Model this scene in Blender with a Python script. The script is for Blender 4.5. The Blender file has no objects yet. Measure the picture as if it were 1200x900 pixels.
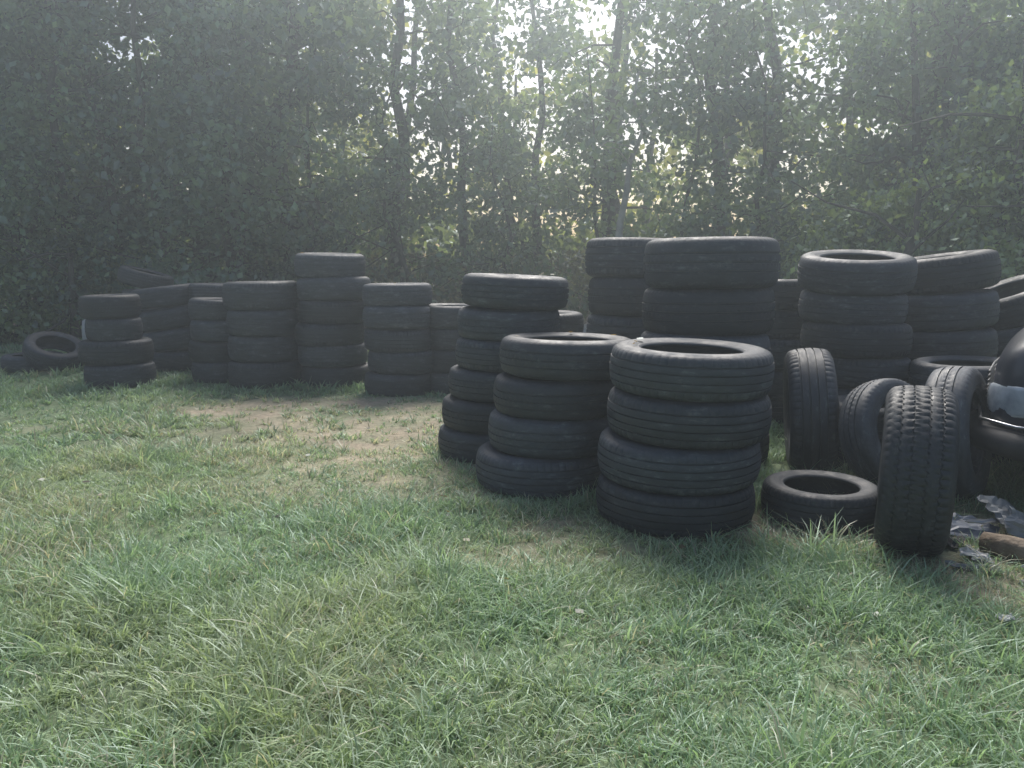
import bpy, math, random
import numpy as np
from mathutils import Vector, Matrix, Euler
random.seed(7); rs=np.random.RandomState(11)
S=bpy.context.scene
COL=S.collection
# ---------------------------------------------------------------- helpers
def vnoise(x,y,scale,seed):
    L=np.random.RandomState(seed).rand(128,128)
    x=np.asarray(x,float)/scale+500; y=np.asarray(y,float)/scale+500
    xi=np.floor(x).astype(int); yi=np.floor(y).astype(int)
    fx=x-xi; fy=y-yi; fx=fx*fx*(3-2*fx); fy=fy*fy*(3-2*fy)
    a=L[xi%128,yi%128]; b=L[(xi+1)%128,yi%128]; c=L[xi%128,(yi+1)%128]; d=L[(xi+1)%128,(yi+1)%128]
    return (a*(1-fx)+b*fx)*(1-fy)+(c*(1-fx)+d*fx)*fy
def fbm(x,y,scale,seed):
    return .55*vnoise(x,y,scale,seed)+.3*vnoise(x,y,scale/2.1,seed+1)+.15*vnoise(x,y,scale/4.3,seed+2)
def gz(x,y):
    x=np.asarray(x,float); y=np.asarray(y,float)
    return .035*(fbm(x,y,1.6,5)-.5)
def mk(name,V,F,mats,mi=None,col=None,smooth=True,link=True):
    V=np.ascontiguousarray(V,dtype=np.float32); F=np.ascontiguousarray(F,dtype=np.int32)
    me=bpy.data.meshes.new(name)
    me.vertices.add(len(V)); me.vertices.foreach_set("co",V.ravel())
    me.loops.add(F.size); me.loops.foreach_set("vertex_index",F.ravel())
    me.polygons.add(len(F)); me.polygons.foreach_set("loop_start",np.arange(len(F),dtype=np.int32)*4)
    for m in mats: me.materials.append(m)
    if mi is not None: me.polygons.foreach_set("material_index",np.asarray(mi,dtype=np.int32))
    me.polygons.foreach_set("use_smooth",np.full(len(F),smooth))
    me.update(calc_edges=True)
    if col is not None:
        a=me.color_attributes.new("Col",'FLOAT_COLOR','POINT')
        c=np.ones((len(V),4),dtype=np.float32); c[:,:3]=col
        a.data.foreach_set("color",c.ravel())
    if not link: return me
    ob=bpy.data.objects.new(name,me); COL.objects.link(ob); return ob
def newmat(name):
    m=bpy.data.materials.new(name); m.use_nodes=True; nt=m.node_tree; nt.nodes.clear()
    out=nt.nodes.new("ShaderNodeOutputMaterial"); return m,nt,out
def N(nt,t,**k):
    n=nt.nodes.new(t)
    for a,b in k.items(): setattr(n,a,b)
    return n
def leafmat(name,trans=.4,gloss=.08,rough=.45,tt=(1.5,1.4,.7,1)):
    m,nt,out=newmat(name)
    at=N(nt,"ShaderNodeAttribute",attribute_name="Col")
    d=N(nt,"ShaderNodeBsdfDiffuse"); t=N(nt,"ShaderNodeBsdfTranslucent"); g=N(nt,"ShaderNodeBsdfGlossy")
    g.inputs["Roughness"].default_value=rough; g.inputs["Color"].default_value=(.75,.85,.9,1)
    mx=N(nt,"ShaderNodeMixRGB",blend_type='MULTIPLY'); mx.inputs[0].default_value=1; mx.inputs[2].default_value=tt
    nt.links.new(at.outputs["Color"],d.inputs[0]); nt.links.new(at.outputs["Color"],mx.inputs[1]); nt.links.new(mx.outputs[0],t.inputs[0])
    a=N(nt,"ShaderNodeMixShader"); a.inputs[0].default_value=trans
    b=N(nt,"ShaderNodeMixShader"); b.inputs[0].default_value=gloss
    nt.links.new(d.outputs[0],a.inputs[1]); nt.links.new(t.outputs[0],a.inputs[2])
    nt.links.new(a.outputs[0],b.inputs[1]); nt.links.new(g.outputs[0],b.inputs[2]); nt.links.new(b.outputs[0],out.inputs[0])
    return m
def pmat(name,c1,c2,scale=8,rough=.6,metal=0,bump=0,bscale=None,spec=.5,coat=0):
    m,nt,out=newmat(name)
    p=N(nt,"ShaderNodeBsdfPrincipled"); tc=N(nt,"ShaderNodeTexCoord"); no=N(nt,"ShaderNodeTexNoise")
    no.inputs["Scale"].default_value=scale; no.inputs["Detail"].default_value=6
    nt.links.new(tc.outputs["Object"],no.inputs["Vector"])
    r=N(nt,"ShaderNodeValToRGB"); r.color_ramp.elements[0].position=.35; r.color_ramp.elements[1].position=.68
    r.color_ramp.elements[0].color=(*c1,1); r.color_ramp.elements[1].color=(*c2,1)
    nt.links.new(no.outputs["Fac"],r.inputs[0]); nt.links.new(r.outputs[0],p.inputs["Base Color"])
    p.inputs["Roughness"].default_value=rough; p.inputs["Metallic"].default_value=metal
    p.inputs["Specular IOR Level"].default_value=spec; p.inputs["Coat Weight"].default_value=coat
    if bump:
        n2=N(nt,"ShaderNodeTexNoise"); n2.inputs["Scale"].default_value=bscale or scale*4
        nt.links.new(tc.outputs["Object"],n2.inputs["Vector"])
        bp=N(nt,"ShaderNodeBump"); bp.inputs["Strength"].default_value=bump; bp.inputs["Distance"].default_value=.02
        nt.links.new(n2.outputs["Fac"],bp.inputs["Height"]); nt.links.new(bp.outputs[0],p.inputs["Normal"])
    nt.links.new(p.outputs[0],out.inputs[0]); return m
M_leaf=leafmat("leaf",.47,.12,.5); M_grass=leafmat("grass_blade",.44,.06,.45,(1.25,1.28,.95,1))
M_bark=pmat("bark",(.045,.04,.035),(.12,.105,.09),6,.9,bump=.6,bscale=18)
M_pale=pmat("pale_bark",(.22,.21,.19),(.42,.41,.38),5,.85,bump=.4)
# ---------------------------------------------------------------- rubber
def rubber():
    m,nt,out=newmat("tire_rubber")
    p=N(nt,"ShaderNodeBsdfPrincipled"); tc=N(nt,"ShaderNodeTexCoord"); oi=N(nt,"ShaderNodeObjectInfo")
    ad=N(nt,"ShaderNodeVectorMath",operation='ADD'); nt.links.new(tc.outputs["Object"],ad.inputs[0])
    sc=N(nt,"ShaderNodeMath",operation='MULTIPLY'); sc.inputs[1].default_value=37; nt.links.new(oi.outputs["Random"],sc.inputs[0]); nt.links.new(sc.outputs[0],ad.inputs[1])
    n1=N(nt,"ShaderNodeTexNoise"); n1.inputs["Scale"].default_value=3.2; n1.inputs["Detail"].default_value=9; n1.inputs["Roughness"].default_value=.75
    n2=N(nt,"ShaderNodeTexNoise"); n2.inputs["Scale"].default_value=60; n2.inputs["Detail"].default_value=4
    nt.links.new(ad.outputs[0],n1.inputs["Vector"]); nt.links.new(ad.outputs[0],n2.inputs["Vector"])
    r=N(nt,"ShaderNodeValToRGB"); e=r.color_ramp.elements
    e[0].position=.36; e[0].color=(.018,.023,.030,1); e[1].position=.70; e[1].color=(.13,.14,.145,1)
    x=e.new(.55); x.color=(.040,.047,.058,1)
    nt.links.new(n1.outputs["Fac"],r.inputs[0])
    hv=N(nt,"ShaderNodeMixRGB",blend_type='MULTIPLY'); hv.inputs[0].default_value=1
    mr=N(nt,"ShaderNodeMapRange"); mr.inputs[3].default_value=.6; mr.inputs[4].default_value=1.6; nt.links.new(oi.outputs["Random"],mr.inputs[0])
    nt.links.new(r.outputs[0],hv.inputs[1]); nt.links.new(mr.outputs[0],hv.inputs[2]); nt.links.new(hv.outputs[0],p.inputs["Base Color"])
    rr=N(nt,"ShaderNodeMapRange"); rr.inputs[1].default_value=.3; rr.inputs[2].default_value=.7; rr.inputs[3].default_value=.36; rr.inputs[4].default_value=.85; nt.links.new(n1.outputs["Fac"],rr.inputs[0]); nt.links.new(rr.outputs[0],p.inputs["Roughness"])
    p.inputs["Specular IOR Level"].default_value=.5
    bp=N(nt,"ShaderNodeBump"); bp.inputs["Strength"].default_value=.35; bp.inputs["Distance"].default_value=.004
    nt.links.new(n2.outputs["Fac"],bp.inputs["Height"]); nt.links.new(bp.outputs[0],p.inputs["Normal"])
    nt.links.new(p.outputs[0],out.inputs[0]); return m
M_rub=rubber()
def tire_mesh(kind):
    def T(z): return 1.0-.036*abs(z/.78)**2.2
    G=.022
    if kind==0: gr=[-.5,-.17,.17,.5]; gw=.035
    elif kind==1: gr=[-.36,0,.36]; gw=.05
    else: gr=[-.55,-.2,.2,.55]; gw=.035; G=.016
    prof=[(T(-.78),-.78,1)]
    last=-.78
    for g in gr:
        mid=(last+g-gw)/2
        prof.append((T(mid),mid,1)); prof.append((T(g-gw),g-gw,1)); prof.append((T(g)-G,g-gw*.7,0)); prof.append((T(g)-G,g+gw*.7,0)); prof.append((T(g+gw),g+gw,1)); last=g+gw
    mid=(last+.78)/2; prof.append((T(mid),mid,1)); prof.append((T(.78),.78,1))
    side=[(.938,.87,2),(.915,.92,2),(.89,.945,0),(.875,.975,0),(.83,1.0,0),(.79,1.0,0),(.775,.985,0),(.76,.985,0),(.71,.95,0),(.665,.89,0),(.65,.89,0),(.635,.86,0),(.622,.82,0),(.615,.74,0),(.635,.70,0),(.70,.80,0),(.80,.90,0),(.88,.78,0),(.92,.5,0)]
    full=[(r,-z,k) for r,z,k in side[::-1]]
    full=full+prof+side+[(.935,0,0)]
    NS=240; P=len(full)
    a=np.arange(NS)*2*math.pi/NS
    V=np.zeros((NS,P,3))
    for j,(r,z,k) in enumerate(full):
        rr=np.full(NS,r)
        zz=np.full(NS,z)
        i=np.arange(NS)
        if kind==2 and k:
            blk=int((z+1)*3.2); ph=(i+blk*2)%4
            rr=rr-np.where(ph<1,.016 if k==1 else .013,0)
            zz=zz+.03*np.where((i//2)%2==0,1,-1)*(abs(z)<.6)
        elif kind==0 and k:
            if abs(z)>.5: rr=rr-np.where((i%4)==0,.010,0)
        elif kind==1 and k:
            blk=int((z+1)*4); rr=rr-np.where(((i+blk*2)%4)==0,.010,0)
        V[:,j,0]=rr*np.cos(a); V[:,j,1]=rr*np.sin(a); V[:,j,2]=zz
    I=np.arange(NS)[:,None]; J=np.arange(P)[None,:]
    F=np.stack([I*P+J, ((I+1)%NS)*P+J, ((I+1)%NS)*P+(J+1)%P, I*P+(J+1)%P],-1).reshape(-1,4)
    me=mk("tire_mesh_%d"%kind,V.reshape(-1,3),F,[M_rub],link=False)
    me.set_sharp_from_angle(angle=math.radians(38))
    return me
TM=[tire_mesh(0),tire_mesh(1),tire_mesh(2)]
foot=[]
def tire(name,loc,R,w,rot=(0,0,0),kind=0,parent=None):
    ob=bpy.data.objects.new(name,TM[kind]); COL.objects.link(ob)
    ob.scale=(R,R,w/2); ob.rotation_euler=rot; ob.location=loc
    if parent: ob.parent=parent
    return ob
def stack(x,y,specs,kinds=(0,1),lean=(0,0),jit=.014,tilt=1.2,toptilt=None):
    e=bpy.data.objects.new("tire_stack",None); e.empty_display_size=.2; COL.objects.link(e); e.location=(x,y,float(gz(x,y)))
    z=0; n=len(specs)
    foot.append((x,y,specs[0][0]))
    for i,(R,w) in enumerate(specs):
        f=i/max(1,n-1)-.5
        rot=[math.radians(random.uniform(-tilt,tilt)),math.radians(random.uniform(-tilt,tilt)),random.uniform(0,6.28)]
        dz=0
        if toptilt and i>=n-len(toptilt):
            tx,ty=toptilt[i-(n-len(toptilt))]; rot=[math.radians(tx),math.radians(ty),0]; dz=R*.35*math.sin(math.radians(max(abs(tx),abs(ty))))
        if i==0: rot[0]=rot[1]=0
        sc=random.uniform(.975,1.02)
        tire("tire_%d"%(i+1),(lean[0]*f+random.uniform(-jit,jit),lean[1]*f+random.uniform(-jit,jit),z+w/2+dz-.004),R*sc,w*1.02,rot,random.choice(kinds),e)
        z+=w+dz*.8
    return e
u=lambda R,w,n:[(R,w)]*n
stack(.80,3.70,[(.378,.203),(.38,.203),(.375,.206),(.38,.203)],kinds=(0,),lean=(.06,0),tilt=1.6)
stack(.24,4.30,[(.36,.203),(.355,.2),(.35,.198),(.36,.198)],lean=(.14,.02),tilt=1.6)
stack(-.06,4.95,[(.34,.185),(.32,.183),(.325,.183),(.31,.183),(.315,.183),(.325,.19)],lean=(.14,0),tilt=2,toptilt=[(0,2.5)])
stack(-.56,7.5,u(.30,.2,4))
stack(-1.03,7.35,u(.32,.2,5),tilt=1.8,jit=.025)
stack(-1.75,7.8,[(.34,.205),(.34,.205),(.345,.21),(.335,.21),(.35,.215),(.34,.225)],tilt=2,jit=.03)
stack(-2.42,7.8,[(.365,.245),(.355,.25),(.35,.245),(.355,.26)],jit=.02)
stack(-2.96,8.1,u(.29,.205,4),tilt=2.5,jit=.025)
stack(-3.3,9.0,u(.30,.19,5),tilt=2)
stack(-3.80,9.0,[(.36,.22),(.35,.22),(.35,.22),(.35,.22)],tilt=2,lean=(-.15,0),toptilt=[(0,-6),(2,-9),(0,-7)])
stack(-3.86,7.8,[(.33,.225),(.33,.225),(.26,.215),(.27,.215)],tilt=1.5,lean=(-.05,0))
stack(-4.32,9.6,[(.32,.22),(.31,.22),(.32,.22),(.31,.2),(.31,.19)],toptilt=[(-2,15)])
stack(.90,6.0,[(.35,.27),(.35,.27),(.34,.27),(.33,.27),(.36,.275)],tilt=1.5)
stack(1.16,4.78,[(.37,.262),(.38,.265),(.38,.265),(.385,.265),(.395,.275)],tilt=1.2,jit=.02)
stack(1.95,6.0,u(.335,.212,5),tilt=2)
stack(2.24,5.25,[(.33,.205),(.32,.2),(.32,.195),(.34,.21),(.335,.2),(.35,.215)],tilt=2,toptilt=[(7,-1)],jit=.03)
stack(2.98,5.65,[(.36,.245),(.36,.245),(.36,.24),(.35,.24),(.36,.24)],tilt=2,toptilt=[(-1,-3),(-1,-5),(-1,-8)],jit=.03)
stack(3.68,5.95,[(.35,.24),(.35,.24),(.35,.24),(.34,.22)],toptilt=[(0,-14),(0,-24)])
stack(2.14,4.60,u(.30,.2,2))
stack(.25,6.4,u(.32,.2,4),tilt=2)
stack(1.45,6.9,u(.33,.22,4),tilt=2)
stack(3.0,6.7,u(.34,.22,5),tilt=2)
stack(2.80,4.90,u(.32,.2,3),tilt=2)
def single(x,y,z,R,w,rot,kind,name="tire"):
    foot.append((x,y,R*.6)); return tire(name,(x,y,z),R,w,[math.radians(a) for a in rot],kind)
single(1.70,4.52,.355,.36,.25,(0,86,-15),0)
single(1.675,3.25,.345,.352,.265,(0,91,-25),2)
single(2.28,4.03,.335,.34,.215,(0,83,-40),1)
single(1.98,4.12,.30,.30,.19,(0,70,-62),1)
tire("tire",(1.45,3.65,.09),.268,.18,(0,0,.4),0); foot.append((1.45,3.65,.27))
tire("tire",(-5.0,8.75,.22),.31,.20,(math.radians(15),math.radians(22),0),0)
tire("tire",(-5.28,8.8,.10),.31,.17,(0,0,0),1); foot.append((-5.28,8.8,.36)); foot.append((-5.02,8.75,.36)); foot.append((-5.15,8.5,.25))
tire("tire",(-4.75,9.4,.31),.31,.2,(math.radians(12),math.radians(76),math.radians(50)),1)
# ---------------------------------------------------------------- ground
def bare(x,y):
    m=np.zeros_like(np.asarray(x,float))
    for cx,cy,rx,ry,s in [(-.75,5.35,1.5,1.0,.85),(-.2,4.5,.9,.6,.85),(.12,3.15,.4,.2,.55),(-1.5,6.4,1.5,.7,.75),(.5,3.5,.6,.25,.7),(1.15,2.15,.3,.2,.4),(-2.9,5.6,.8,.4,.35),(1.7,3.5,.9,.35,.7),(2.1,3.0,.7,.6,.6),(-1.0,4.1,.7,.35,.5),(-2.3,3.7,.6,.25,.35)]:
        d=((x-cx)/rx)**2+((y-cy)/ry)**2
        m=np.maximum(m,s*np.clip(1.5-d,0,1))
    n=.65*fbm(x,y,.45,31)+.35*vnoise(x,y,.12,35)
    return np.clip(m*2.4*(n-.08)-.18,0,1)
xs=np.concatenate([[-300,-150,-80,-50,-35,-25,-18],np.arange(-13,13.01,.1),[18,25,35,50,80,150,300]])
ys=np.concatenate([[-300,-100,-40,-15,-6,-2],np.arange(0,16.01,.08),[18,21,25,30,40,60,100,180,300,450]])
X,Y=np.meshgrid(xs,ys,indexing='ij')
near=(np.abs(X)<13.1)&(Y<16.1)&(Y>=0)
Z=np.where(near,gz(X,Y)+.012*(fbm(X,Y,.25,77)-.5),0)
V=np.stack([X,Y,Z],-1).reshape(-1,3)
nx,ny=X.shape; I=np.arange(nx-1)[:,None]; J=np.arange(ny-1)[None,:]
F=np.stack([I*ny+J,(I+1)*ny+J,(I+1)*ny+J+1,I*ny+J+1],-1).reshape(-1,4)
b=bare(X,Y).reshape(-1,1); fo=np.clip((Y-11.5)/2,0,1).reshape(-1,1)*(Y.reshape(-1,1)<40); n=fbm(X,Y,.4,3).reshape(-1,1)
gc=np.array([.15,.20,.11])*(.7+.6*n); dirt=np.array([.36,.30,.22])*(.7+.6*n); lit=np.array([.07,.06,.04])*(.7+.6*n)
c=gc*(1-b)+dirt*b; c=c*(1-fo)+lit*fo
m,nt,out=newmat("ground_soil")
p=N(nt,"ShaderNodeBsdfPrincipled"); at=N(nt,"ShaderNodeAttribute",attribute_name="Col"); tc=N(nt,"ShaderNodeTexCoord")
n1=N(nt,"ShaderNodeTexNoise"); n1.inputs["Scale"].default_value=22; n1.inputs["Detail"].default_value=8; n1.inputs["Roughness"].default_value=.7
nt.links.new(tc.outputs["Object"],n1.inputs["Vector"])
mr=N(nt,"ShaderNodeMapRange"); mr.inputs[1].default_value=.3; mr.inputs[2].default_value=.7; mr.inputs[3].default_value=.6; mr.inputs[4].default_value=1.4; nt.links.new(n1.outputs["Fac"],mr.inputs[0])
mx=N(nt,"ShaderNodeMixRGB",blend_type='MULTIPLY'); mx.inputs[0].default_value=1
nt.links.new(at.outputs["Color"],mx.inputs[1]); nt.links.new(mr.outputs[0],mx.inputs[2]); nt.links.new(mx.outputs[0],p.inputs["Base Color"])
p.inputs["Roughness"].default_value=.95
bp=N(nt,"ShaderNodeBump"); bp.inputs["Strength"].default_value=.7; bp.inputs["Distance"].default_value=.02
nt.links.new(n1.outputs["Fac"],bp.inputs["Height"]); nt.links.new(bp.outputs[0],p.inputs["Normal"]); nt.links.new(p.outputs[0],out.inputs[0])
mk("ground",V,F,[m],col=c)
# ---------------------------------------------------------------- grass
def blades(n,y0,y1,wid,ln,tuft,seed):
    r=np.random.RandomState(seed)
    nt_=n//tuft
    yy=np.sqrt(r.rand(nt_)*(y1**2-y0**2)+y0**2); xx=(r.rand(nt_)*2-1)*(.85*yy+.9)
    dens=(1-.85*bare(xx,yy))*(.7+.3*np.clip(fbm(xx,yy,.5,41)*2.2-.5,0,1))
    k=r.rand(nt_)<dens; xx=xx[k]; yy=yy[k]
    tl=.5+1.1*np.clip(fbm(xx,yy,.7,51)*1.9-.45,0,1)*r.uniform(.6,1.4,len(xx))
    tl*=1-.5*bare(xx,yy)
    for fx,fy,fr in foot:
        d=np.hypot(xx-fx,yy-fy)-fr; tl=np.where((d<.2)&(d>-.1),tl*1.15,tl)
    sp=r.uniform(.012,.05,len(xx)); ta=r.rand(len(xx))*2*np.pi; tb=r.rand(len(xx))*.9
    tx=np.repeat(xx,tuft); ty=np.repeat(yy,tuft); tl=np.repeat(tl,tuft); sp=np.repeat(sp,tuft); td=np.repeat(r.rand(len(xx)),tuft); ta=np.repeat(ta,tuft); tb=np.repeat(tb,tuft)
    m=len(tx); az=r.rand(m)*2*np.pi; rad=np.abs(r.randn(m))*sp
    bx=tx+rad*np.cos(az); by=ty+rad*np.sin(az)
    ok=np.ones(m,bool)
    for fx,fy,fr in foot: ok&=np.hypot(bx-fx,by-fy)>fr*.95
    bx,by,tl,az,td,rad,sp,ta,tb=[q[ok] for q in (bx,by,tl,az,td,rad,sp,ta,tb)]
    m=len(bx)
    az=az+r.randn(m)*.7; L=ln*tl*r.uniform(.5,1.25,m); lean=r.uniform(.2,1.05,m); droop=r.uniform(.2,.95,m)
    W=wid*r.uniform(.6,1.3,m); bz=gz(bx,by)-.006
    T=np.array([0,.35,.7,1.0]); wt=np.array([.8,1,.7,.08])
    dx=np.cos(az)+tb*np.cos(ta); dy=np.sin(az)+tb*np.sin(ta); tw=az+np.pi/2+r.randn(m)*.5; sx,sy=np.cos(tw),np.sin(tw)
    V=np.zeros((m,4,2,3))
    for i,t in enumerate(T):
        h=L*lean*t**1.5; up=L*t*(1-droop*t*.75)
        cx=bx+dx*h; cy=by+dy*h; cz=bz+up
        for s,sg in ((0,-1),(1,1)):
            V[:,i,s,0]=cx+sg*sx*W*wt[i]*.5; V[:,i,s,1]=cy+sg*sy*W*wt[i]*.5; V[:,i,s,2]=cz
    B=np.arange(m)[:,None]*8
    F=np.concatenate([B+np.array([0,1,3,2])+2*i for i in range(3)],1).reshape(-1,4)
    pn=fbm(bx,by,1.1,61)[:,None]; sn=fbm(bx,by,.35,65)[:,None]; q=r.rand(m,1)
    lf=np.clip((-bx-1.0)/1.5,0,1)[:,None]*np.clip(1.4-np.abs(by-4.0)/1.6,0,1)[:,None]
    green=np.array([.25,.38,.19]); blue=np.array([.28,.40,.28]); yel=np.array([.43,.45,.26]); straw=np.array([.52,.49,.36])
    c=green*(1-q)+blue*q
    yk=np.clip((pn-.52)*5,0,1)*.4+.07+.3*lf*np.clip((sn-.4)*4,0,1); yk=np.clip(yk,0,.85); c=c*(1-yk)+yel*yk
    isS=(r.rand(m,1)<(.03+.55*bare(bx,by)[:,None]+(.16+.25*lf)*np.clip((sn-.53)*5,0,1))); c=np.where(isS,straw*(.6+.6*q),c)
    c=c*(.78+.44*td[:,None])*(.85+.3*r.rand(m,1))
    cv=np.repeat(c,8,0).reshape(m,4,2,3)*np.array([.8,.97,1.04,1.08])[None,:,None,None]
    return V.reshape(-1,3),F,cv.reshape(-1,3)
parts=[blades(205000,1.1,5,.0047,.082,10,1),blades(115000,5,9.2,.009,.076,12,2),blades(55000,9.2,14,.018,.10,12,3),
       blades(8000,1.3,6,.006,.15,18,4),blades(60000,1.2,3.0,.004,.075,12,6)]
o=0; VV=[];FF=[];CC=[]
for v,f,c in parts: VV.append(v);FF.append(f+o);CC.append(c);o+=len(v)
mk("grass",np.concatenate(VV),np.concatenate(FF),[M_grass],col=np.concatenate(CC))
# ---------------------------------------------------------------- foliage
def leaves(C,size,r,droop=.5):
    n=len(C)
    d=r.randn(n,3); d[:,2]-=droop; d/=np.linalg.norm(d,axis=1)[:,None]
    w=r.randn(n,3); w-= (w*d).sum(1)[:,None]*d; w/=np.linalg.norm(w,axis=1)[:,None]
    nn=np.cross(d,w)
    s=(size*r.uniform(.55,1.3,n))[:,None]
    V=np.stack([C,C+d*s*.45+w*s*.34+nn*s*.06,C+d*s,C+d*s*.45-w*s*.34+nn*s*.06],1)
    return V.reshape(-1,3),np.arange(n*4).reshape(-1,4)
def tube(P,R,k=8):
    P=np.array(P,float); n=len(P); T=np.gradient(P,axis=0); T/=np.linalg.norm(T,axis=1)[:,None]
    ref=np.array([1,.1,0]) if abs(T[0,2])>.6 else np.array([0,0,1.])
    A=np.cross(T,ref); A/=np.linalg.norm(A,axis=1)[:,None]; B=np.cross(T,A)
    a=np.arange(k)*2*np.pi/k
    V=P[:,None,:]+np.array(R)[:,None,None]*(np.cos(a)[None,:,None]*A[:,None,:]+np.sin(a)[None,:,None]*B[:,None,:])
    I=np.arange(n-1)[:,None]; J=np.arange(k)[None,:]
    F=np.stack([I*k+J,I*k+(J+1)%k,(I+1)*k+(J+1)%k,(I+1)*k+J],-1).reshape(-1,4)
    return V.reshape(-1,3),F
LG=[np.array([.085,.15,.09]),np.array([.10,.17,.09]),np.array([.08,.145,.10]),np.array([.15,.21,.085])]
class Acc:
    def __init__(s): s.V=[];s.F=[];s.M=[];s.C=[];s.o=0
    def add(s,v,f,m,c):
        s.V.append(v);s.F.append(f+s.o);s.M.append(np.full(len(f),m));s.C.append(np.broadcast_to(c,(len(v),3)));s.o+=len(v)
    def done(s,name,mats,smooth=False):
        return mk(name,np.concatenate(s.V),np.concatenate(s.F),mats,np.concatenate(s.M),np.concatenate(s.C),smooth)
def addleaves(A,centres,per,sig,size,r,base,var=.5,alt=(.16,.20,.08)):
    n=len(centres); C=np.repeat(centres,per,0); sg=np.repeat(sig,per,0) if np.ndim(sig) else sig
    C=C+r.randn(len(C),3)*np.array([1,1,.5])*(sg[:,None] if np.ndim(sg) else sg)
    C[:,2]=np.maximum(C[:,2],.03)
    v,f=leaves(C,size,r)
    cl=np.repeat(r.uniform(1-var,1+var,n),per)[:,None]*r.uniform(.75,1.3,(len(C),1))
    hue=np.repeat(r.rand(n),per)[:,None]
    c=(base*(1-hue*.5)+np.array(alt)*hue*.5)*cl
    A.add(v,f,1,np.repeat(c,4,0))
def tree(x,y,h,r0,lo,spread,nl,per,ls,seed,base,lean=(0,0),bark=None,name="tree",sig=.28):
    r=np.random.RandomState(seed); A=Acc()
    t=np.linspace(0,1,10); wob=np.cumsum(r.randn(10,2)*.12,0); wob[0]=0
    P=np.stack([x+lean[0]*t*h+wob[:,0],y+lean[1]*t*h+wob[:,1],-.1+t*h],1); R=r0*(1-.8*t); R[0]*=1.35
    v,f=tube(P,R,10); A.add(v,f,0,np.zeros(3))
    cs=[]
    for i in range(nl):
        tt=lo+(1-lo)*(i+r.rand())/nl; a=r.rand()*6.283; L=spread*(1-.65*max(0,(tt-lo)/(1-lo)-.25))*r.uniform(.55,1.2)
        p0=np.array([np.interp(tt,t,P[:,k]) for k in range(3)]); s=np.linspace(0,1,5)
        up=r.uniform(-.15,.55)
        Q=p0+np.stack([np.cos(a)*L*s,np.sin(a)*L*s,up*L*s-.25*L*s**2],1); Q[1:]+=r.randn(4,3)*.1
        v,f=tube(Q,np.interp(tt,t,R)*.22*(1-.85*s)+.004,5); A.add(v,f,0,np.zeros(3))
        for q in r.uniform(.35,1.05,4): cs.append(p0+(Q[-1]-p0)*q+r.randn(3)*.15)
    cs=np.array(cs); cs=cs[r.rand(len(cs))>.12]
    if per: addleaves(A,cs,per,r.uniform(.6,1.4,len(cs))*sig,ls,r,base)
    return A.done(name,[bark or M_bark,M_leaf])
sd=100
T1=[(-12.5,13.2,8,.2,.12,2.6),(-9.8,14.2,8,.2,.15,2.6),(-7.6,13.4,8,.2,.15,2.3),(-5.4,14.4,8,.18,.15,2.2),(-3.6,13.6,7.8,.17,.2,2.0),
(-2.3,14.8,7.8,.16,.2,1.6),(-.7,15.8,7.8,.12,.3,1.3),(.6,17.4,7.8,.12,.3,1.2),(1.9,15.4,7.8,.18,.25,1.4),(3.2,14.2,7.8,.15,.25,1.6),
(4.7,14.8,8,.17,.16,1.9),(6.4,13.2,8,.18,.12,2.3),(8.2,12.0,8,.2,.12,2.4),(10.5,13,8,.2,.12,2.6),(13,13,8,.2,.1,2.6)]
for i,(x,y,h,r0,lo,sp) in enumerate(T1):
    sd+=1; cen=-3<x<5
    tree(x,y,h,r0,lo,sp,40 if not cen else 19,50 if not cen else 40,.15,sd,LG[i%3])
T2=[(-13,18),(-10.5,17.5),(-8,18.5),(-5.8,18),(-4,19.5),(-2.4,18.2),(-.2,20.5),(2.8,19.2),(5.2,18.4),(7.8,17.5),(10,18.5),(13,17.5)]
for i,(x,y) in enumerate(T2):
    sd+=1; cen=-5<x<6; tree(x,y,random.uniform(8.2,9.2),.13,.12,2.2,13 if cen else 28,34,.2,sd,LG[3] if cen else LG[(i+1)%4])
for i,(x,y,h,r0) in enumerate([(-4.4,12.9,6,.05),(-2.9,13.1,6.0,.04),(-1.6,13.6,4.6,.045),(-.2,14.0,3.8,.04),(1.5,13.4,4.6,.045),(2.6,13.0,5.0,.045),(3.7,12.4,5,.05),(.5,15,3.8,.045),(-3.3,15.5,7,.055)]):
    sd+=1; tree(x,y,h,r0,.15,1.1,18,32,.12,sd,LG[1],lean=(random.uniform(-.08,.08),0),name="sapling",sig=.22)
sd+=1; tree(.80,12.4,4.2,.085,.65,1.0,7,22,.12,sd,LG[1],lean=(.09,0),bark=M_pale,name="pale_trunk_tree")
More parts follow.
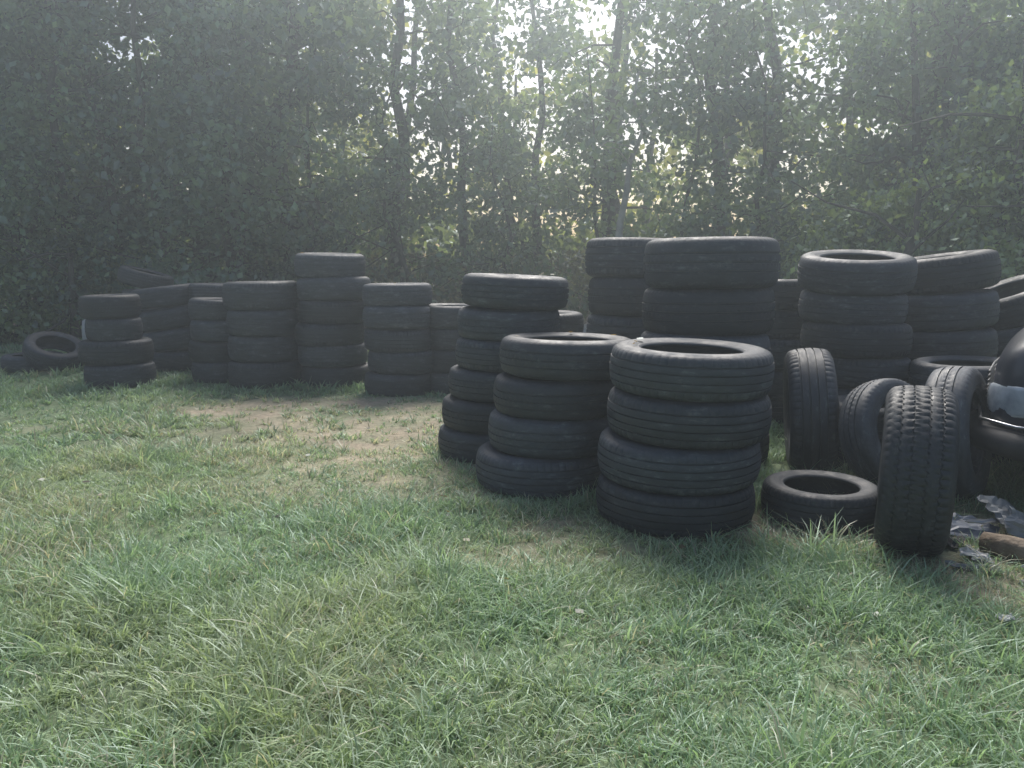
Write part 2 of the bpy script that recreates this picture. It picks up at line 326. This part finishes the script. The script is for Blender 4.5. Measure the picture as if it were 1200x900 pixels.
def mass(name,x0,x1,y0,y1,top,ncl,per,ls,seed,base,sig=.3,trunks=3,prof=None,var=.6):
    r=np.random.RandomState(seed); A=Acc()
    cx=r.uniform(x0,x1,ncl); yy=r.rand(ncl)**1.6
    ht=top*(.62+.5*vnoise(cx,cx*0+seed,1.1,seed)) if prof is None else prof(cx)*(.8+.35*vnoise(cx,cx*0+seed,.9,seed))
    cz=ht*r.rand(ncl)**.85
    off=2.2*vnoise(cx,cz*.28,.8,seed+3)+.25*(cz/top)
    cy=y0+off+yy*(y1-y0)
    for k in range(trunks):
        tx=x0+(x1-x0)*(k+.5)/trunks; ty=(y0+y1)/2+.6
        s=np.linspace(0,1,7); P=np.stack([tx+np.cumsum(r.randn(7)*.1),ty+s*0,-.1+s*top*.8],1); v,f=tube(P,.10*(1-.7*s),8); A.add(v,f,0,np.zeros(3))
        for q in range(8):
            tt=r.rand(); p0=P[0]+(P[-1]-P[0])*tt; d=r.randn(3)*np.array([1,.7,.4]); s2=np.linspace(0,1,4)[:,None]
            v,f=tube(p0+d*s2*1.0+r.randn(4,3)*.05,.03*(1-.8*s2[:,0]),5); A.add(v,f,0,np.zeros(3))
    addleaves(A,np.stack([cx,cy,cz+.1],1),per,r.uniform(.5,1.5,ncl)*sig,ls,r,base,var)
    return A.done(name,[M_bark,M_leaf])
mass("vine_covered_tree",-12.5,-8.6,11.2,13.0,7,360,70,.12,501,LG[2]*1.5,.24)
mass("vine_covered_tree",-9.0,-6.2,11.0,12.8,7.2,360,70,.12,502,LG[1]*1.4,.24)
mass("vine_covered_tree",-6.4,-4.0,11.3,13.0,7.2,300,70,.12,503,LG[2]*1.5,.24)
mass("bush",-7.6,-5.6,10.8,11.6,1.7,90,70,.10,504,LG[3]*1.2,.22,1)
mass("bush",-4.6,-2.6,11.6,12.6,2.8,130,60,.10,505,LG[1],.22,2)
mass("bush",2.6,4.3,10.4,11.6,1.9,130,70,.10,506,LG[1],.22,1)
mass("bush",3.9,6.4,8.7,10.0,2.7,330,75,.095,507,LG[3]*1.5,.20,2,prof=lambda x:1.4+.75*(x-3.9))
mass("bush",5.8,8.8,8.4,10.2,4.6,400,75,.10,508,LG[3]*1.5,.22,3,prof=lambda x:3.2+.5*(x-5.8))
mass("vine_covered_tree",5.2,8.5,11.0,12.6,7,300,65,.12,509,LG[1]*1.4)
mass("bush",-14.5,-12,10.6,12.4,3.5,140,60,.12,510,LG[0],.3,2)
mass("undergrowth",-4.5,6,13.2,17,1.5,340,45,.12,511,np.array([.10,.095,.06]),.26,2)
mass("undergrowth",-14,14,18,23,2.2,320,50,.22,512,LG[3],.4,2)
r=np.random.RandomState(900); A=Acc()
for k in range(26):
    x=r.uniform(-34,34); y=r.uniform(25,34); s=np.linspace(0,1,5); v,f=tube(np.stack([x+np.cumsum(r.randn(5)*.15),y+s*0,-.1+s*8],1),.16*(1-.7*s),7); A.add(v,f,0,np.zeros(3))
cx=r.uniform(-36,36,1500); cz=r.rand(1500)*10; cy=r.uniform(25,34,1500)
k=fbm(cx,cz*1.0,2.6,77)+.14*(cz<2.5)-.03*(cz>5)>.53
k|=(np.abs(cx)>15)
cc=np.stack([cx,cy,cz],1)[k]
addleaves(A,cc,50,.65,.34,r,np.array([.26,.29,.09]),alt=(.32,.32,.10))  # sunlit look of the far leaves is put into their brighter yellow colour
A.done("distant_trees",[M_bark,M_leaf])
# ---------------------------------------------------------------- car (front corner in frame)
M_paint=pmat("navy_car_paint",(.010,.013,.024),(.018,.023,.038),3,.38,0,spec=.5,coat=.35)
M_glass=pmat("car_glass",(.012,.014,.016),(.02,.022,.025),2,.08,0,spec=.8)
M_chrome=pmat("chrome",(.35,.36,.38),(.55,.56,.58),9,.3,.9)
M_lens=pmat("headlight_lens",(.25,.29,.33),(.45,.5,.55),14,.2,.1,coat=.6)
M_plast=pmat("black_plastic",(.02,.02,.022),(.04,.04,.042),10,.7)
car=bpy.data.objects.new("parked_car",None); COL.objects.link(car)
def part(name,V,F,mat,sub=0,smooth=True,loc=(0,0,0),rot=(0,0,0),sc=(1,1,1)):
    me=bpy.data.meshes.new(name); me.from_pydata([tuple(map(float,v)) for v in V],[],[tuple(map(int,f)) for f in F]); me.materials.append(mat)
    for p_ in me.polygons: p_.use_smooth=smooth
    ob=bpy.data.objects.new(name,me); COL.objects.link(ob); ob.parent=car; ob.location=loc; ob.rotation_euler=rot; ob.scale=sc
    if sub: md=ob.modifiers.new("s",'SUBSURF'); md.levels=sub; md.render_levels=sub
    return ob
def loft(secs):
    V=[];F=[];n=len(secs[0])
    for s in secs: V+=s
    for i in range(len(secs)-1):
        for j in range(n): F.append((i*n+j,i*n+(j+1)%n,(i+1)*n+(j+1)%n,(i+1)*n+j))
    F.append(tuple(range(n))[::-1]); F.append(tuple((len(secs)-1)*n+j for j in range(n)))
    return V,F
def sec(x,w,zb,zt,ins=.06):
    h=[(0,zb),(w*.85,zb),(w*.97,zb+.1),(w,zb+(zt-zb)*.45),(w*.985,zt-.16),(w*.95,zt-.03),(w*.8,zt+.01),(0,zt+.035)]
    return [(x,y,z) for y,z in h]+[(x,-y,z) for y,z in h[-2:0:-1]]
body=[sec(*a) for a in [(0.0,.60,.34,.66),(.03,.74,.27,.76),(.12,.83,.23,.85),(.35,.865,.21,.92),(.75,.875,.2,.96),(1.15,.88,.2,.98),(1.9,.885,.2,.985),(2.9,.885,.2,.99),(3.7,.875,.22,.99),(4.2,.85,.27,.97),(4.4,.76,.36,.88)]]
V,F=loft(body); bo=part("body",V,F,M_paint,2)
cuts=[]
import bmesh
for wx in (.82,3.45):
    for sy in (-1,1):
        bm=bmesh.new(); bmesh.ops.create_cone(bm,cap_ends=True,segments=40,radius1=.37,radius2=.37,depth=.5)
        me=bpy.data.meshes.new("cut"); bm.to_mesh(me); bm.free(); co=bpy.data.objects.new("cut",me); COL.objects.link(co)
        co.rotation_euler=(math.pi/2,0,0); co.location=(wx,sy*.86,.33); cuts.append(co)
        md=bo.modifiers.new("b",'BOOLEAN'); md.object=co; md.operation='DIFFERENCE'; md.solver='EXACT'
bpy.context.view_layer.update()
dg=bpy.context.evaluated_depsgraph_get()
nm=bpy.data.meshes.new_from_object(bo.evaluated_get(dg)); bo.modifiers.clear(); bo.data=nm
for co in cuts: bpy.data.objects.remove(co,do_unlink=True)
def gsec(x,w0,z0,w1,z1): return [(x,w0,z0),(x,w0*.97,z0+(z1-z0)*.5),(x,w1,z1),(x,w1*.5,z1+.02),(x,-w1*.5,z1+.02),(x,-w1,z1),(x,-w0*.97,z0+(z1-z0)*.5),(x,-w0,z0)]
gl=[gsec(1.15,.74,.93,.72,.99),(gsec(1.6,.77,.94,.64,1.24)),(gsec(1.95,.78,.94,.62,1.40)),(gsec(2.6,.78,.94,.63,1.44)),(gsec(3.2,.77,.94,.61,1.41)),(gsec(3.6,.76,.94,.62,1.22)),(gsec(4.0,.72,.94,.70,.98))]
V,F=loft(gl); part("windows",V,F,M_glass,1)
def bar(name,pts,rad,mat,k=8):
    V,F=tube(pts,[rad]*len(pts),k); return part(name,V,F,mat)
rf=[[(x,y,z) for y,z in ((w,zz),(w*.5,zz+.035),(-w*.5,zz+.035),(-w,zz),(-w,zz-.03),(w,zz-.03))] for x,w,zz in ((1.88,.63,1.40),(2.2,.645,1.445),(2.6,.65,1.46),(3.0,.645,1.45),(3.28,.62,1.41))]
V,F=loft(rf); part("roof",V,F,M_paint,1)
M_red=pmat("red_lens",(.25,.01,.01),(.3,.02,.02),5,.2)
for sy in (-1,1):
    bar("pillar_front",[(1.12,sy*.76,.97),(1.55,sy*.71,1.22),(1.95,sy*.645,1.42)],.03,M_paint)
    bar("pillar_mid",[(2.5,sy*.80,.95),(2.5,sy*.745,1.2),(2.5,sy*.645,1.44)],.032,M_paint)
    bar("pillar_rear",[(4.0,sy*.74,.97),(3.62,sy*.69,1.22),(3.22,sy*.63,1.42)],.045,M_paint)
    bar("window_trim",[(1.2,sy*.80,.985),(2.5,sy*.815,.995),(3.9,sy*.79,.99)],.012,M_chrome)
    bar("side_moulding",[(1.25,sy*.893,.5),(2.2,sy*.898,.5),(3.0,sy*.895,.5)],.018,M_plast)
    hl=[]
    for a in np.linspace(0,1,7):
        ang=a*math.pi/2; x=.30-.30*math.sin(ang); y=.858-.26*(1-math.cos(ang))**1.1-.05*a
        hh=.085*(1-.35*abs(a-.6)); zc=.545+.02*(1-a)
        hl.append([(x-.02*k_[0],sy*(y+.012),zc+hh*k_[1]) for k_ in ((0,-1),(.6,-.8),(.9,0),(.6,.8),(0,1),(-1.5,.8),(-1.5,-.8))])
    V,F=loft(hl); part("headlight",V,F,M_lens,1)
    V,F=loft([[(4.36,sy*.5,.62),(4.40,sy*.5,.62),(4.40,sy*.5,.8),(4.36,sy*.5,.8)],[(4.25,sy*.8,.64),(4.33,sy*.83,.64),(4.33,sy*.83,.8),(4.25,sy*.8,.8)]]); part("tail_light",V,F,M_red)
    V,F=loft([[(x,sy*(.9+a),z) for a,z in ((0,.98),(.16,.97),(.17,1.09),(.0,1.07))] for x in (1.48,1.58)]); part("mirror",V,F,M_paint,1)
    for wx in (.82,3.45):
        t=tire("wheel_tire",(wx,sy*.78,.325),.325,.2,(math.pi/2,0,0),1,car)
        bm=bmesh.new(); bmesh.ops.create_cone(bm,cap_ends=True,segments=32,radius1=.215,radius2=.19,depth=.15)
        me=bpy.data.meshes.new("rim"); bm.to_mesh(me); bm.free(); me.materials.append(M_chrome); ro=bpy.data.objects.new("rim",me); COL.objects.link(ro); ro.parent=car; ro.location=(wx,sy*.78,.325); ro.rotation_euler=(math.pi/2*(1 if sy<0 else -1),0,0)
bar("bumper",[(.42,.895,.36),(.15,.86,.36),(.0,.7,.36),(-.05,.3,.36),(-.05,-.3,.36),(0,-.7,.36),(.15,-.86,.36),(.42,-.895,.36)],.065,M_plast,10)
bar("bumper_trim",[(.42,.90,.45),(.14,.865,.45),(-.02,.7,.45),(-.06,.3,.45),(-.06,-.3,.45),(-.02,-.7,.45),(.14,-.865,.45),(.42,-.90,.45)],.008,M_chrome,8)
for k in range(6): bar("grille_bar",[(-.02,-.42,.52+k*.025),(-.03,0,.52+k*.025),(-.02,.42,.52+k*.025)],.007,M_chrome,6)
car.rotation_euler=(0,0,math.radians(-35)); 
off=Matrix.Rotation(math.radians(-35),3,'Z')@Vector((.05,-.86,0))
car.location=(2.24-off.x,3.66-off.y,0)
# ---------------------------------------------------------------- debris by the car
M_log=pmat("cut_wood",(.12,.09,.06),(.24,.19,.14),10,.85,bump=.5)
M_alu=pmat("scrap_aluminium",(.12,.13,.14),(.28,.30,.32),12,.6,.2)
M_blue=pmat("faded_blue_plastic",(.05,.07,.11),(.09,.12,.17),6,.5)
M_white=pmat("white_plastic",(.4,.4,.39),(.6,.6,.58),6,.5)
P=np.array([(1.96,3.20,.05),(2.01,3.13,.055),(2.07,3.05,.055),(2.12,2.99,.05)])
v,f=tube(np.vstack([P[:1]+[0.0005,-.0005,.0],P,P[-1:]+[.001,-.001,0]]),[.002,.045,.05,.052,.048,.002],12); mk("wood_log",v,f,[M_log])
def sheet(name,cx,cy,cz,lx,ly,rz,tilt,mat,seed,amp=.03):
    r=np.random.RandomState(seed); n=9; g=np.linspace(-.5,.5,n); X,Y=np.meshgrid(g,g,indexing='ij')
    Z=amp*r.randn(n,n); Z=(Z+np.roll(Z,1,0)+np.roll(Z,1,1))/2.0; X=X*(1+.3*r.rand(1,n)); Y=Y*(1+.3*r.rand(n,1))
    M=Euler((math.radians(tilt),math.radians(tilt*.4),math.radians(rz))).to_matrix()
    V=np.stack([X*lx,Y*ly,Z],-1).reshape(-1,3)@np.array(M).T+np.array([cx,cy,cz])
    I=np.arange(n-1)[:,None]; J=np.arange(n-1)[None,:]; F=np.stack([I*n+J,(I+1)*n+J,(I+1)*n+J+1,I*n+J+1],-1).reshape(-1,4)
    o=mk(name,V,F,[mat],smooth=False); md=o.modifiers.new("t",'SOLIDIFY'); md.thickness=.004
sheet("plastic_panel",1.96,3.40,.06,.26,.15,-20,14,M_blue,1,.008)
sheet("scrap_metal",2.2,3.45,.10,.22,.14,30,35,M_alu,2,.006)
sheet("scrap_metal",2.22,3.28,.07,.2,.1,-10,60,M_alu,3,.006)
sheet("scrap_metal",2.10,3.36,.09,.26,.025,15,10,M_chrome,13,.003)
sheet("scrap_metal",2.16,3.20,.12,.24,.025,60,20,M_chrome,14,.003)
sheet("scrap_metal",1.88,3.10,.035,.16,.07,70,8,M_alu,4,.006)
sheet("scrap_metal",1.80,2.98,.03,.16,.05,-12,6,M_alu,7,.006)
sheet("plastic_scrap",1.63,2.5,.045,.05,.025,10,10,M_white,5,.004)
sheet("plastic_scrap",1.98,2.92,.05,.07,.04,40,14,M_white,25,.006)
sheet("plastic_scrap",1.84,3.06,.05,.09,.04,-30,14,M_white,26,.006)
sheet("plastic_scrap",2.12,3.10,.06,.08,.05,10,24,M_white,27,.006)
sheet("plastic_scrap",2.08,2.85,.04,.14,.09,20,12,M_plast,6,.012)
sheet("plastic_scrap",1.86,3.28,.04,.14,.09,50,12,M_plast,16,.012)
A=Acc(); r=np.random.RandomState(5)
for k in range(34):
    x=r.uniform(1.8,2.4); y=r.uniform(2.75,3.5); s=r.uniform(.012,.035); P=np.stack([x+np.linspace(-1,1,6)*s,np.full(6,y)+r.randn(6)*.003,np.full(6,.015)],1)
    v,f=tube(P,s*np.array([.05,.7,.95,.9,.6,.05]),7); A.add(v,f,0,np.zeros(3))
A.done("gravel_pieces",[pmat("stone",(.16,.155,.14),(.3,.29,.27),10,.9)],True)
v,f=tube(np.array([(-5.45,10.4,-.02),(-5.45,10.4,.0),(-5.45,10.4,.28),(-5.45,10.4,.40),(-5.44,10.4,.46),(-5.44,10.4,.5)])+np.array([0,0,.02]),[.01,.11,.115,.1,.035,.03],14); mk("plastic_jug",v,f,[M_white])
r=np.random.RandomState(8); C=[]
for (x,y,z,R) in ((-.0,4.95,1.125,.27),(.3,4.3,.81,.3),(.82,3.7,.83,.3),(-1.75,7.8,1.28,.28),(-1.03,7.35,1.01,.26)):
    for k in range(3):
        a=r.rand()*6.28; C.append((x+math.cos(a)*R*.88,y+math.sin(a)*R*.88,z))
for k in range(160): C.append((r.uniform(-2.6,2.2),r.uniform(2.4,6.8),.02+r.rand()*.02))
C=np.array(C); v,f=leaves(C,.045,r,0); v=v.reshape(-1,4,3); v[:,:,2]=C[:,None,2]+(v[:,:,2]-C[:,None,2])*.25; v=v.reshape(-1,3)
mk("fallen_leaves",v,f,[M_leaf],col=np.repeat(np.array([.24,.17,.08])*r.uniform(.5,1.4,(len(C),1)),4,0))
# ---------------------------------------------------------------- mist (real volume)
bm=bmesh.new(); bmesh.ops.create_cube(bm,size=1); me=bpy.data.meshes.new("mist"); bm.to_mesh(me); bm.free()
mo=bpy.data.objects.new("mist",me); COL.objects.link(mo); mo.scale=(44,22,6.2); mo.location=(0,7.5,3.0)
m=bpy.data.materials.new("mist"); m.use_nodes=True; nt=m.node_tree; nt.nodes.clear(); out=nt.nodes.new("ShaderNodeOutputMaterial")
vs=nt.nodes.new("ShaderNodeVolumeScatter"); vs.inputs["Color"].default_value=(.82,.94,1,1); vs.inputs["Density"].default_value=.0155; vs.inputs["Anisotropy"].default_value=.68
nt.links.new(vs.outputs[0],out.inputs["Volume"]); me.materials.append(m)
# ---------------------------------------------------------------- light
el=math.radians(48); az=math.radians(6)
w=bpy.data.worlds.new("World"); S.world=w; w.use_nodes=True; nt=w.node_tree; bg=nt.nodes["Background"]
sk=nt.nodes.new("ShaderNodeTexSky"); sk.sky_type='NISHITA'; sk.sun_disc=False; sk.sun_elevation=el; sk.sun_rotation=az; sk.air_density=1; sk.dust_density=3
nt.links.new(sk.outputs[0],bg.inputs[0]); bg.inputs[1].default_value=.15
L=bpy.data.lights.new("sun",'SUN'); L.energy=5; L.angle=math.radians(30); L.color=(1,.98,.93)
lo=bpy.data.objects.new("sun",L); COL.objects.link(lo); lo.rotation_euler=(-(math.pi/2-el),0,-az)
cam=bpy.data.cameras.new("camera"); cam.sensor_width=36; cam.lens=28.26; cam.clip_end=2000
co=bpy.data.objects.new("camera",cam); COL.objects.link(co); co.location=(0,0,1.21); co.rotation_euler=(math.radians(81.2),0,0)
S.camera=co
S.view_settings.view_transform='Standard'; S.view_settings.look='None'; S.view_settings.exposure=0
